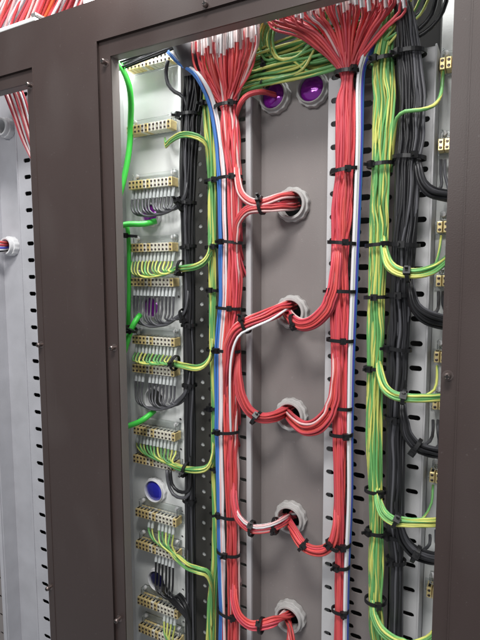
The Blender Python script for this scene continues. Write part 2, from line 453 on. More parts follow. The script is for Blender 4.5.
# ---- right mounting plate
RP = thing('mounting_plate', (tx1 + .05, .098, -.6), 'pale grey mounting plate at the right edge half hidden by the brown panel', 'plate')
MB().box(tx1 + .0022, bx1 + .06, .098, .100, -.9, .6, .0006).build('plate_sheet', WHITE, RP)

# ---- trough in the left opening
tr = X(21.5, 245, YF); tl = X(-11, 245, YF); tw = X(-18, 245, YF)
LT = thing('cable_trough', ((tl + tr) / 2, YB, -.6), 'pale grey trough seen through the left opening with slots along its right edge', 'trough')
holes = [slot(X(30.5, 245, YF), Z(29, 160 + 16.7 * k, YF), .0150, .0062) for k in range(-5, 36)]
v, f = plate_mesh(rect(tr, tr + .05, -.9, .6), holes, YF, .0009); meshobj('right_flange', v, f, LAV, LT)
MB().box(tr - .002, tr - .0001, YF - .001, YB, -.9, .6).build('right_wall', LAV, LT)
MB().box(tr + .0001, tr + .05, YF + .012, YF + .013, -.9, .6).build('slot_shade', BLACKV, LT)  # black strip added so the flange slots read as deep shade
gA = [P(2.5, 127, GY), P(7, 246, GY)]
for c in gA: c[1] = YB
v, f = plate_mesh(rect(tl, tr - .0021, -.9, .6), [circ(c[0], c[2], .0105) for c in gA], YB, .002); meshobj('trough_back', v, f, LAV, LT)
MB().box(tl - .002, tl - .0001, YF, YB + .001, -.9, .6).build('left_wall', LAV, LT)
MB().box(tl - .010, tl - .0022, YF - .003, YF + .003, -.9, .6, .0012).build('left_lip', LAV, LT)
holes = [slot(tl - .018, Z(0, 560 + 18 * k, YF), .0080, .0048) for k in range(-20, 8)]
v, f = plate_mesh(rect(tl - .12, tl - .0102, -.9, .6), holes, YF, .002); meshobj('left_flange', v, f, TROUGH, LT)
MB().box(tl - .12, tr + .05, .13, .132, -.9, .6).build('dark_backing', BLACKV, LT)  # dark sheet added for the shade deep behind this trough

# ================================================================== CABLE ENTRIES
def gland(c, ro, ri, m, label, film=None, group='cable entries', h=.013, y0=YB):
    g = thing('cable_gland', (c[0], y0, c[2]), label, 'cable gland', group)
    n = 48
    ph = random.uniform(0, 6)
    def wob(k, i):
        if k in (1, 2, 3): return 1 + .05 * (1 if (i + int(ph * 8)) % 4 < 2 else 0) + .012 * math.sin(i * .7 + ph)
        return 1
    prof = [(ro * .98, 0), (ro, -.0005), (ro, -h * .55), (ro * .97, -h * .60), (ro * .90, -h * .62), (ro * .90, -h * .92), (ro * .87, -h), (ri * 1.06, -h), (ri, -h + .001), (ri, .0022)]
    smooth_by_angle(MB().lathe((c[0], y0, c[2]), prof, n, wob).build('lock_nut', m, g), 30)
    if film:
        pr = [(max(ri * math.sin(q), .0002), -h * .42 - ri * .36 * math.cos(q)) for q in [i * PI / 20 for i in range(11)]]
        pr = [(min(a, ri * .995), max(b, -h * 1.25)) for a, b in pr]
        smooth_by_angle(MB().lathe((c[0], y0, c[2]), pr, 40).build('film_seal', film, g), 60)
    return g
gl_labels = ['grey cable gland with purple inside, left of the purple pair under the green wires',
             'grey cable gland with purple inside, right of the purple pair under the green wires',
             'grey cable gland with a red bundle entering only from the left',
             'grey cable gland in centre trough taking the arched red bundle with a white wire',
             'grey cable gland below the centre of the trough, two drooping red bundles meeting',
             'grey cable gland with two ties on its left white striped red bundle',
             'lowest grey cable gland of the centre trough at the bottom edge']
for (px, py, k), c, lb in zip(GC, gcs, gl_labels):
    if k == 'purple': gland(c, .0182, .0143, NUT, lb, PURP)
    else: gland(c, .0194, .0138, NUT, lb)
for (c, r), lb, fm in zip(GL, ['white ringed purple cable entry behind grey wires, upper in left column',
                               'white ringed purple cable entry behind grey wires, middle of left column',
                               'white ringed bright blue cable entry with no wires over it',
                               'dark cable entry behind grey looped wires in left column',
                               'white ringed dark blue cable entry with black wires, lowest in left column'],
                          [PURP, PURP, BLUF, None, DBLU]):
    gland(c, r * 1.20, r * 1.02, NUTW, lb, fm, 'cable entries in the left column', h=.009, y0=YP)
gland(gA[0], .0150, .0102, NUTW, 'white cable gland with dark bore, upper one in the left opening', None, 'cable entries in the left opening', h=.016)
gland(gA[1], .0150, .0102, NUTW, 'white cable gland with red and dark wires, lower one in left opening', None, 'cable entries in the left opening', h=.016)

# ================================================================== TERMINAL STRIPS
NT = 12; PITCH = .0058
def make_strip(label):
    t = thing('terminal_strip', (0, 0, 0), label, 'terminal strip', 'brass terminal strips')
    def one(mat_i):
        mb = MB(); mb.box(-PITCH * .44, PITCH * .44, -.018, -.004, -.0055, .0055, .0006)
        mb.m = 1
        for z in (.0027, -.0027):
            mb.lathe((0, -.018, z), [(.0015, .0), (.0015, -.0004), (.0009, -.0006), (.00002, -.0006)], 8)
        mb.m = 2
        for z in (.0027, -.0027):
            mb.box(-.0013, .0013, -.01875, -.0185, z - .0003, z + .0003)
        for z in (.0056,): mb.box(-.0013, .0013, -.0155, -.0085, z - .0002, z + .00015)
        return mb
    ma = [BRASS, DSTEEL, BLACKV]; mb_ = [PALEBR, DSTEEL, BLACKV]
    d1 = one(0).build('terminal', ma, t); d2 = one(0).build('terminal', mb_, t)
    pale_idx = {4, 6, 7, 8, 9, 10}
    first = {0: True, 1: True}
    for i in range(NT):
        k = 1 if i in pale_idx else 0
        src = (d1, d2)[k]
        if first[k]: o = src; first[k] = False
        else: o = src.copy(); C.objects.link(o); o.parent = t
        o.location = (PITCH * (i + .5), 0, 0)
    Lx = NT * PITCH
    mb = MB()
    mb.box(-.003, Lx + .003, -.004, -.002, -.0065, .0065, .0004)
    mb.box(.004, Lx - .004, -.012, -.0095, .0062, .0075, .0003)
    mb.box(.002, .004, -.012, -.002, .0066, .016, .0004); mb.box(Lx - .004, Lx - .002, -.012, -.002, .0066, .016, .0004)
    mb.box(.002, Lx - .002, -.004, -.0022, .0066, .016, .0003)
    mb.build('clear_bracket', CLEAR, t)
    for xx in (.0045, Lx - .0075):
        s = MB().lathe((xx, -.0042, .013), [(.0001, -.0035), (.0022, -.0032), (.0030, -.0015), (.0030, 0)], 12).build('fixing_screw', NUTW, t); smooth_by_angle(s)
    return t
proto = make_strip('x')
def put_strip(px, py, label, first=[True], base=YP):
    c = P(px, py, base - .018)
    if first[0]: o = proto; first[0] = False
    else:
        o = proto.copy(); C.objects.link(o)
        for ch in proto.children:
            q = ch.copy(); C.objects.link(q); q.parent = o
    o.location = (c[0], base, c[2]); o['label'] = label
    return o
LX = [(128, 66), (126.5, 131), (129, 185.5), (129, 248), (130.5, 282), (132.5, 339.5), (132, 368), (133, 430), (131.5, 458), (134.5, 512), (134.5, 544), (136.5, 600), (138, 628)]
lab = ['topmost brass terminal strip under the grey cables at the top left corner', 'brass terminal strip in bare white space with two green wires at its right end',
       'brass terminal strip with grey wires hanging in front of the upper purple entry', 'brass terminal strip with green yellow wires, just below the upper purple entry',
       'brass terminal strip with grey wires hanging over the second purple entry', 'brass terminal strip with green yellow wires, just below the second purple entry',
       'brass terminal strip with grey wires looped over the unlit dark entry', 'brass terminal strip with green yellow wires, below the dark entry and green cable',
       'brass terminal strip directly above the bright blue entry', 'brass terminal strip directly below the bright blue entry',
       'brass terminal strip directly above the lowest dark blue entry', 'brass terminal strip directly below the lowest dark blue entry', 'brass terminal strip cut by the bottom edge in left column']
sxw = float(np.mean([P(a, b, YP - .018)[0] for a, b in LX]))
STR = []
for (a, b), l in zip(LX, lab):
    o = put_strip(a, b, l); o.location.x = .5 * o.location.x + .5 * sxw
    STR.append(o)
rlab = ['brass terminal at the right edge beside the topmost single green wire', 'second brass terminal from the top at the right edge', 'brass terminal at the right edge below the first black branch',
        'brass terminal at right edge just under the upper green branch', 'brass terminal at right edge beside the panel screw', 'brass terminal at right edge just under the middle green branch',
        'brass terminal at right edge between black and lower green branches', 'lowest brass terminal at the right edge near the bottom']
for (a, b), l in zip(((439, 64), (437.5, 145), (436.5, 227), (435.5, 281), (433.5, 357), (432, 404), (429, 477), (426, 592)), rlab):
    put_strip(a, b, l, base=.098)

# ================================================================== LOOMS
def ywob(n, m, alt=None, every=0):
    return [alt if (alt and every and i % every == every - 1) else m for i in range(n)]
RY = .060
# ---------------- left red loom
rl = thing('wire_loom', P(233, 640, RY), 'left loom of red wires, blue and white wires along its left edge', 'wire loom', 'tied wire looms')
TL = [(227, 80, 7), (228, 105, 10), (231, 140, 11), (234, 178, 9), (235, 210, 9.5), (234.5, 242, 7.5), (235, 280, 8.5), (233, 310, 8), (230.5, 350, 9), (231.5, 390, 9.5), (231, 430, 8.5), (232, 470, 8.5), (232.5, 515, 7), (233, 552, 7.5), (233.5, 612, 7), (233.5, 665, 7)]
trunkL = [(a, b, c, RY) for a, b, c in TL[1:]]
n = 24
YS = .052
def fan_ends(x0, x1, ytop, n, Y, jit=3, rows=2):
    """ends of the fanned wires below the terminal block: list of (top point, lower point)"""
    res = []
    for i in range(n):
        px = x0 + (x1 - x0) * (i + .5) / n + random.uniform(-1, 1)
        py = ytop(px) + random.uniform(0, jit)
        yy = Y + (i % rows) * .008
        b = random.uniform(.18, .34); yy += random.uniform(-.004, .004)
        res.append((P(px + random.uniform(-1.5, 1.5), py - 26, yy), P(px, py, yy), P(px + (227 - px) * b, py + random.uniform(15, 22), yy + .003)))
    return res
ftop = lambda px: 52 - (px - 190) * .16
nf = 60
ends = fan_ends(188, 259, ftop, nf, .046, 13)
order = list(range(nf))
ms = [RED if random.random() > .06 else PINK for i in range(nf)]
def loom_from_fan(loom, ends, trunk, ms, n_through, r=WR, frac=.35, cut=(.25, .95), sl=True, sort=True):
    K = resample(trunk, 22); cen = np.array([P(a, b, y) for a, b, h, y in K]); hw = np.array([h * mpp(a, b, y) for a, b, h, y in K])
    m = len(ends); s = sunflower(m)
    s = s[np.argsort(s[:, 0])]
    for i in range(m):
        e = ends[i]
        last = len(K) if i % max(1, round(m / n_through)) == 0 else max(5, int(len(K) * random.uniform(*cut)))
        q0 = s[i].copy(); off = np.zeros(2); pts = [np.array(e[0]), np.array(e[1]), np.array(e[2])]
        mix = rng.normal(0, 1, 2)
        for k in range(last):
            off += rng.normal(0, .16, 2); off *= .93
            q = q0 * math.exp(-k * .10) + mix * .48 * (1 - math.exp(-k * .10)) + off
            nq = np.linalg.norm(q)
            if nq > 1: q = q / nq
            pts.append(cen[k] + (hw[k] - r) * np.array([q[0], .65 * q[1], 0]))
        if last < len(K): pts[-1] = pts[-1] + np.array([0, .016, 0]); pts[-2] = pts[-2] + np.array([0, .006, 0])
        w = wire(loom, pts, ms[i], r)
        if sl:
            k = random.uniform(.55, .92)
            sleeve(w, np.array(e[0]), np.array(e[1]) * k + np.array(e[0]) * (1 - k), random.uniform(.0016, .0020), random.choice((SLEEVE, SLEEVE, SLEEVEP)))
loom_from_fan(rl, ends, trunkL, ms, 24)
# blue and white edge wires
edge = [(170, 52, 4, .045), (181, 64, 4, .045), (195, 73, 4, .045), (206, 90, 4, .048), (213, 110, 4.5, .055), (218, 140, 4.5, .058), (221, 178, 4.5, .058), (222.5, 242, 4, .058), (222.5, 300, 4, .058), (218.5, 350, 4, .058), (218.5, 430, 4, .058), (220, 515, 4.5, .058), (222, 612, 4.5, .058), (222, 665, 4.5, .058)]
bundle(rl, [(a - 2.0, b, 2.6, y) for a, b, c, y in edge], [BLUE, BLUE, BLUE, BLUE], wander=.32, twist=.25, r=.0013)
bundle(rl, [(a + 2.4, b, 2.8, y + .001) for a, b, c, y in edge], [WPVC, WPVC, PINK, RED, WPVC], wander=.32, twist=.25, r=.0013)
for (px, py, hw) in ((226.5, 106, 12.5), (230, 178, 12.5), (229.5, 242, 13), (228, 308, 12), (226, 350, 14), (226, 431, 13), (228, 515, 11.5), (228.5, 552, 11.5), (229, 612, 11)):
    cable_tie(rl, px, py, hw, .0585, 90, .56)
def branch(loom, pts, mats, ties=(), r=WR, flat=.7, gap=12, wander=.12):
    NAME[0] = 'branch_wire'
    p0, p1 = pts[0], pts[1]
    pts = [(p0[0] + (p0[0] - p1[0]) * .4, p0[1] + (p0[1] - p1[1]) * .7, p0[2] * .6, p0[3] + .019)] + [(p0[0], p0[1], p0[2] * .8, p0[3] + .012)] + list(pts[1:])
    mats = list(mats) * 2 if len(mats) > 7 else [q for q in mats for _ in (0, 1)]
    pts = [(a, b, c * 1.18, y) for a, b, c, y in pts]
    mats = mats[:int(len(mats) * .84)]
    bundle(loom, pts, mats, r=r, gap=gap, flat=flat, wander=wander, twist=.05, step=.004)
    NAME[0] = 'wire'
    for (px, py, hw, Y, a) in ties: cable_tie(loom, px, py, hw, Y, a, .8)
def reds(n, w=()): return [PINK if i in w else RED for i in range(n)]
IN = .118
# entry 1
branch(rl, [(236, 150, 3, .056), (237, 178, 3.5, .053), (241, 194, 4, .050), (252, 203, 4.5, .052), (264, 203, 5, .056), (280, 198, 5, .066), (289, 196, 5, .082), (297, 195, 5, IN)], reds(8, (2,)))
branch(rl, [(236, 268, 3, .056), (236, 240, 3.5, .053), (238, 222, 4, .050), (247, 211, 4.5, .050), (262, 208, 5, .054), (280, 207, 5, .064), (290, 206, 5, .082), (297, 205, 5, IN)], reds(8, (3,)))
cable_tie(rl, 261.5, 205.5, 7.5, .055, 2, .8)
# entry 2, from the left
branch(rl, [(226, 400, 4, .052), (227, 370, 5, .049), (229, 346, 6, .047), (236, 331, 6, .047), (248, 323, 6.5, .050), (264, 317, 6.5, .058), (278, 311, 6.5, .070), (286, 307, 6, .086), (293, 305, 6, IN)], reds(13, (12,)), [(246, 324, 8, .050, 20)])
# one long white wire arching over
wire(rl, [P(a, b, y) for a, b, y in ((231, 468, .068), (231, 440, .058), (230, 400, .046), (231, 360, .043), (238, 337, .042), (252, 328, .045), (270, 320, .054), (284, 311, .07), (292, 306, IN))], WPVC, .0014)
# entry 3, from the left
branch(rl, [(238, 340, 3, .054), (238, 375, 4, .051), (241, 395, 5, .049), (249, 410, 5, .050), (261, 417, 5.5, .056), (274, 416, 5.5, .066), (283, 412, 5.5, .084), (291, 408, 5, IN)], reds(10, (7,)), [(256, 418, 6.5, .054, -30)])
# entry 4, from the left
branch(rl, [(233, 468, 3, .054), (234, 501, 4, .052), (238.5, 518, 4.5, .049), (250, 528, 5, .051), (263, 528.5, 5, .055), (276, 525, 5, .063), (286, 519, 5, .082), (293, 515, 5, IN)], [RED, WPVC, RED, PINK, RED, RED, PINK, RED, RED], [(252, 528.5, 6.5, .051, -8), (275.5, 525.5, 6.5, .063, 15)])
for q in (0, 1.6):
    wire(rl, [P(a, b + q, y) for a, b, y in ((232, 470, .068), (234, 499, .058), (239, 515, .0455), (250, 525, .0455), (263, 526, .049), (276, 522, .057), (286, 516.5, .076), (292, 513, IN))], WPVC if q else PINK, .0013, 'branch_wire')
# entry 5, from the left
branch(rl, [(233, 570, 3, .054), (234, 599, 4, .052), (238.5, 615, 4.5, .049), (250, 625, 5, .051), (263, 625, 5, .055), (275, 621, 5, .063), (285, 615, 5, .082), (292, 611, 5, IN)], [RED, RED, PINK, RED, RED, WPVC, RED, RED], [(261.5, 625.5, 6.5, .055, 5)])
# thin pair into the left purple entry
branch(rl, [(236, 118, 2.5, .054), (240, 104, 3, .052), (248, 95, 3, .052), (260, 92, 3, .058), (271, 94, 3, .080), (279, 97, 3, .100)], reds(4), gap=10)

# ---------------- right red loom
rr = thing('wire_loom', P(340, 640, RY), 'right loom of red wires, white and dark blue wires along its right edge', 'wire loom', 'tied wire looms')
TR = [(347, 72, 8), (346, 100, 10.5), (345, 150, 10.5), (344, 172, 9.5), (342, 210, 11), (341, 243, 10), (340, 292, 10.5), (339, 340, 9), (339, 407, 8), (340, 470, 7), (340, 544, 5.5), (339, 610, 5.5), (339, 665, 5.5)]
trunkR = [(a, b, c, RY) for a, b, c in TR]
ends = []
nf = 70
for i in range(nf):
    u = (i + .5) / nf
    px = 266 + 140 * u + random.uniform(-1, 1)
    py = 20 - 17 * u + random.uniform(-5, 9); yy = .044 + (i % 3) * .006
    xm = px + (347 - px) * (.42 if u < .6 else .30); ym = py + (72 - py) * .26
    ends.append((P(px - 2, py - 24, yy), P(px, py, yy), P(xm, ym, yy + .002)))
ms = [RED if random.random() > .08 else PINK for i in range(nf)]
loom_from_fan(rr, ends, trunkR, ms, 22)
for (dx, m_, yy) in ((0, WPVC, .056), (3, WPVC, .058), (6, VIOL, .060), (8.5, BLUE, .062)):
    pts = [P(a + dx * k, b, yy) for a, b, k in ((412, -14, 1), (396, 5, 1), (379, 28, 1), (367, 47, .9), (360, 66, .6), (357.5, 90, .6), (357.5, 140, .5), (355.5, 200, .5), (353, 260, .5), (351.5, 300, .5), (349.5, 360, .45), (348.5, 430, .4), (348.5, 500, .35), (345.5, 570, .35), (344.5, 620, .35), (344, 665, .35))]
    wire(rr, pts, m_, .0018)
for (dx, yy) in ((-4, .055), (-8, .056), (-12, .06)):
    pts = [P(a + dx * k, b, yy) for a, b, k in ((408, -14, 1), (392, 6, 1), (374, 30, 1), (362, 50, .7), (354, 72, .3), (352, 110, .4), (350, 170, .3))]
    wire(rr, pts, RED)
for (px, py, hw) in ((347.5, 73, 12), (344.5, 171, 13), (342, 243, 13), (341, 291, 13), (340, 340, 12), (340.5, 407, 10), (341, 434, 10), (341, 544, 8), (341, 566, 7), (340, 610, 7)):
    cable_tie(rr, px, py, hw, .0585, 90, .66)
branch(rr, [(338, 225, 4, .055), (337, 262, 5, .052), (334, 290, 6, .050), (327, 309, 6.5, .050), (315, 321, 6.5, .053), (303, 325, 6, .060), (294, 321, 5.5, .072), (289, 315, 5, .088), (285, 310, 5, IN)], reds(13, (5,)), [(293.5, 322, 6.5, .068, 25)])
branch(rr, [(337, 335, 4, .055), (337, 372, 5, .052), (335, 398, 6, .050), (329, 415, 7, .049), (318, 426, 7.5, .050), (305, 428, 7, .056), (295, 422, 6, .068), (289, 415, 5.5, .088), (285, 410, 5, IN)], reds(14, (4,)))
branch(rr, [(337, 495, 3, .055), (336.5, 525, 3.5, .053), (333, 542, 4.5, .051), (324, 550, 5, .052), (312, 550, 5, .056), (302, 544, 5, .062), (295, 533, 5, .070), (290, 524, 5, .086), (286, 518, 5, IN)], reds(9), [(303, 545, 6, .061, 140), (333, 545, 6, .051, 60)])
branch(rr, [(296, 690, 4, .066), (293, 660, 4, .066), (291, 640, 4.5, .068), (290, 630, 4.5, .076), (288, 621, 4.5, .090), (286, 615, 4.5, IN)], reds(7, (3,)))

# ---------------- green and yellow looms
gl = thing('wire_loom', P(213, 640, .066), 'left loom of green and yellow striped wires beside the blue wires', 'wire loom', 'tied wire looms')
YL = .066
TG = [(203, 62, 7), (208, 90, 8), (210, 120, 8), (211.5, 150, 7), (212.5, 180, 5.5), (212.5, 247, 5), (213, 300, 4.6), (213, 350, 4.2), (214, 400, 3.4), (214, 470, 3.2), (215, 520, 3), (215, 560, 4), (212, 600, 5), (210, 665, 6)]
bundle(gl, [(a, b, c, YL) for a, b, c in [(197, 35, 7)] + TG], ['YG'] * 20, wander=.2)
for (px, py, hw) in ((210, 105, 8.5), (212.5, 181, 7), (212.5, 247, 6.5), (213, 290, 6), (213, 350, 5.5), (214, 408, 5), (215, 468, 4.5)): cable_tie(gl, px, py, hw, YL, 90, .8)
# sweep of green wires under the top terminal blocks
for i in range(64):
    u = i / 63; j = random.uniform(-3, 3)
    yy = .064 + .020 * random.random()
    a = 88 - 34 * u + j; b = 73 - 36 * u + j * 1.6 + random.uniform(-4, 4)
    if i % 3 == 0:
        pts = [P(x, y, yy) for x, y in ((232, 130), (234, 108), (238, a + 8), (256, a), (285, (a + b) / 2 - 1 + j * .3), (312, b), (340, b - 8), (362, b - 18), (374, 20 + random.uniform(-9, 9)))]
    elif i % 3 == 1:
        pts = [P(x, y, yy) for x, y in ((225, a + 12), (236, a + 6), (256, a - 2), (282, (a + b) / 2), (303, b - 1), (316 + 8 * random.random(), 44 - 12 * u), (318 + 10 * random.random(), 20), (320 + 12 * random.random(), -10))]
    else:
        x0 = 258 + 18 * random.random()
        pts = [P(x, y, yy) for x, y in ((x0 + 6, 0), (x0 + 2, 22), (x0 - 2, 40), (x0 + 4, 54 + 6 * u), (x0 + 22, 60 - 4 * u), (312, b + 2), (338, b - 4), (365, b - 10), (378, b - 2))]
    wire(gl, pts, 'YG', .0016)
cable_tie(gl, 266, 62, 14, .077, 10, .5); cable_tie(gl, 262, 84, 7, .074, 60, .5)

gr = thing('wire_loom', P(376, 640, .058), 'right loom of green and yellow striped wires beside the black loom', 'wire loom', 'tied wire looms')
YR = .058
TGR = [(392, 10, 7), (386, 35, 9), (383, 62, 12), (384, 100, 11.5), (383, 130, 11), (381, 165, 9.5), (379.5, 205, 10), (378.5, 245, 9.5), (376.5, 297, 8.5), (375.5, 330, 9), (375, 368, 8), (374, 440, 8.5), (375.5, 490, 7), (376.5, 531, 7), (376, 565, 8), (375.5, 600, 7), (377, 630, 8), (384, 665, 8)]
bundle(gr, [(a, b, c, YR) for a, b, c in TGR], ['YG'] * 46 + [YEL], wander=.2, r=.00125)
for (px, py, hw) in ((383, 62, 14), (381, 165, 11.5), (378.5, 245, 11.5), (376.5, 297, 10.5), (375, 368, 9.5), (375.5, 490, 9), (376.5, 531, 9), (375.5, 600, 9)): cable_tie(gr, px, py, hw, YR, 90, .8)
branch(gr, [(382, 226, 2.5, .052), (384, 251, 4, .046), (389, 265, 5, .037), (399, 272, 5, .031), (415, 274, 5, .030), (430, 271, 5, .036), (442, 264, 4, .05), (452, 255, 4, .07)], ['YG'] * 7, [(408, 274, 6.5, .030, 0)])
branch(gr, [(378, 352, 2.5, .052), (380, 374, 4, .046), (385, 388, 5, .037), (396, 396, 5, .031), (412, 398, 4.5, .030), (430, 398, 4.5, .036), (450, 397, 4, .05)], ['YG'] * 7, [(404, 397, 6, .030, -8)])
branch(gr, [(376, 480, 2.5, .052), (378, 500, 4, .046), (383, 513, 5, .037), (393, 521, 5, .031), (412, 523, 4.5, .030), (430, 523, 4.5, .036), (450, 521, 4, .05)], ['YG'] * 7, [(396, 521, 6, .030, -20)])
branch(gr, [(372, 590, 2.5, .050), (374, 615, 4, .046), (382, 630, 5, .040), (395, 640, 5, .034), (412, 646, 5, .032), (428, 640, 4.5, .034), (442, 628, 4, .04)], ['YG'] * 6)
wire(gr, [P(a, b, y) for a, b, y in ((391, 172, .068), (393, 150, .060), (395, 128, .047), (397, 118, .042), (405, 111.5, .038), (420, 110, .038), (433, 106, .045), (440, 97, .06), (442.5, 82, .078), (442.8, 68, .085))], 'YG', .0018)
for q in (((412, 524), (424, 517), (431.5, 503), (433, 485)), ((420, 398), (434, 390), (437, 378), (437, 366)), ((420, 273), (434, 266), (439, 252), (441, 236))):
    wire(gr, [P(a, b, .034 + .014 * i) for i, (a, b) in enumerate(q)], 'YG')
for q in (((386, 40), (404, 28), (420, 15), (432, -8)), ((388, 45), (406, 24), (416, 8), (424, -10)), ((384, 40), (400, 20), (410, 2), (416, -12))):
    wire(gr, [P(a, b, .052) for a, b in q], 'YG')

# ---------------- black looms
bl = thing('wire_loom', P(190, 640, .064), 'left loom of black wires running down beside the brass terminal strips', 'wire loom', 'tied wire looms')
YK = .064
TB = [(190, 40, 10), (192, 60, 11.5), (194, 85, 12.5), (190.5, 120, 12), (188, 160, 10.5), (187.5, 205, 8.5), (188.5, 270, 7.5), (189.5, 350, 6.5), (190, 420, 6.5), (190, 500, 6), (190.5, 560, 6), (191, 665, 6.5)]
bundle(bl, [(a, b, c, YK) for a, b, c in TB], [BLK if i % 6 else GRYW for i in range(44)], wander=.2, r=.0015)
smooth_by_angle(MB().add(*tube(catmull([P(176, 30, .05), P(184, 46, .05), P(190, 60, .052), P(193, 74, .058)], .006), .0125, 16)).build('grey_sheath', mat('sheath', (.06, .055, .06), .5), bl), 60)
for (px, py, hw) in ((189, 116, 11.5), (187, 203, 8.5), (188, 247, 7.5), (189, 325, 7), (189.5, 385, 6.5), (189.5, 500, 6)): cable_tie(bl, px, py, hw, YK, 90, .8)
# grey jacketed cables from the top left corner to the sheath
for i in range(5):
    yy = .050 + .004 * (i % 3); dz = i * 1.7
    wire(bl, [P(a, b + dz + random.uniform(-1, 1), yy) for a, b in ((100, 69), (122, 62), (140, 55), (158, 48), (176, 42), (196, 38))], GRYW if i % 2 else BLK, .0013)
# one loop hanging from the top
wire(bl, [P(a, b, y) for a, b, y in ((168, 60, .05), (166, 72, .052), (168, 84, .054), (175, 92, .056), (184, 98, .06), (190, 120, .062))], GRYW, .0024)
def tail_wires(loom, strip, idx, m, drop, sag, mx, my, out, Y=.064, r=.00135, sl=CLSLV, spread=.55):
    """wires hanging from a strip's terminals, swept to the right into a bunch at (mx, my), then along out"""
    base = wloc(strip)
    for q, i in enumerate(idx):
        x = base.x + PITCH * (i + .5); z = base.z - .0052; y = base.y - .0105
        u = (i + .5) / NT
        k = mpp(150, my, Y)
        a = np.array([x, y, z]); b = np.array([x + .0003, y - .003, z - .0105])
        mid = P(mx, my, Y)
        dd = mid[0] - x
        low = mid[2] - sag * k * min(1.0, dd / .055) - (q % 3) * .0009
        low = min(low, z - .0185)
        rad = min(max(dd * .42, .006), .022, max((z - .0145) - low, .003))
        yy = Y - .0012 * (q % 3)
        c = np.array([x + .0006, (y + yy) / 2, low + rad])
        d = np.array([x + rad * .30, yy, low + rad * .32])
        d2 = np.array([x + rad * .95, yy, low + rad * .02])
        e = np.array([x + rad + (dd - rad) * .55, yy, low + (mid[2] - low) * .30])
        if sag < 0:
            c = np.array([x + .0012, y - .005, z - .0175])
            tgt = mid - c
            d = c + tgt * .22 + np.array([-.002, 0, -.0035]); d2 = c + tgt * .48 + np.array([-.002, 0, -.0045]); e = c + tgt * .75 + np.array([-.001, 0, -.0028])
            for v_ in (d, d2, e): v_[1] = min(v_[1], .0655 - .0012 * (q % 3))
        jit = np.array([0, random.uniform(-.003, .003), random.uniform(-.0035, .0035)])
        pts = [a, b, c, d, d2, e, mid + jit] + [P(ox, oy, oY) + jit * (1 if n_ < len(out) - 1 else .6) for n_, (ox, oy, oY) in enumerate(out)]
        w = wire(loom, pts, m, r, 'branch_wire', step=.004)
        sleeve(w, a, b + (b - a) * .25, .0021, sl)
ALL = list(range(NT))
tail_wires(bl, STR[2], ALL, GRYW, 18, 7, 178, 206, [(184, 200, .058), (188, 185, .060), (189, 150, .080)])
tail_wires(bl, STR[4], ALL, GRYW, 22, 10, 178, 317, [(185, 312, .058), (189, 295, .060), (189, 260, .080)])
tail_wires(bl, STR[6], [0, 1, 2, 4, 5, 6, 7, 8, 9, 10, 11], GRYW, 26, 10, 178, 402, [(186, 392, .058), (190, 375, .060), (190, 345, .080)])
tail_wires(bl, STR[10], [5, 6, 7, 8, 9, 10], BLK, 26, 8, 179, 596, [(187, 608, .056), (190, 625, .060), (191, 660, .062)])
wire(bl, [P(a, b, y) for a, b, y in ((167, 470, .06), (168, 482, .06), (173, 494, .058), (182, 498, .056), (189, 494, .058), (190, 470, .062))], GRYW, .0022)
wire(bl, [P(a, b, y) for a, b, y in ((170, 470, .06), (172, 484, .06), (178, 491, .058), (186, 492, .056), (190, 486, .058), (191, 460, .062))], BLK, .0022)
for q in range(4):
    wire(bl, [P(a, b + 2 * q, y) for a, b, y in ((160, 578, .10), (163, 584, .078), (170, 594, .066), (180, 604, .058), (189, 618, .058), (191, 650, .062))], BLK, .0022)
cable_tie(bl, 181, 204, 6, .058, 20, .8); cable_tie(bl, 184, 316, 6, .058, 30, .8)
# striped wires from the strips to the left green loom
tail_wires(gl, STR[3], ALL, 'YG', 18, 7, 176, 269, [(184, 268, .055), (196, 266, .046), (206, 260, .052), (211, 248, .058), (212, 220, .080)], Y=.0615)
tail_wires(gl, STR[5], ALL, 'YG', 14, 3, 174, 362.5, [(184, 365, .055), (198, 367, .046), (207, 362, .052), (212, 350, .058), (213, 315, .080)], Y=.0615)
tail_wires(gl, STR[7], ALL, 'YG', 18, -8, 176, 466, [(186, 469, .055), (198, 470, .046), (208, 467, .052), (213, 455, .058), (214, 425, .080)], Y=.0615)
tail_wires(gl, STR[9], [3, 4, 6, 7, 8, 9, 10], 'YG', 20, -14, 178, 558, [(188, 566, .055), (199, 570, .046), (208, 574, .052), (212, 590, .058), (212, 625, .062)], Y=.0615)
tail_wires(gl, STR[11], [7, 8, 9, 10], 'YG', 22, -10, 176, 655, [(190, 668, .048), (205, 672, .046)], Y=.0615)
for (a, b, an) in ((181, 268, 0), (175, 363, -8), (186, 469, -8)): cable_tie(gl, a, b, 6.5, .056, an, .8)
for q in range(3):
    wire(gl, [P(a, b + 2.2 * q, y) for a, b, y in ((165, 138, .072), (166, 143, .066), (170, 139, .058), (180, 133, .050), (192, 133, .048), (203, 138, .052), (208, 150, .060), (209, 185, .064))], 'YG')

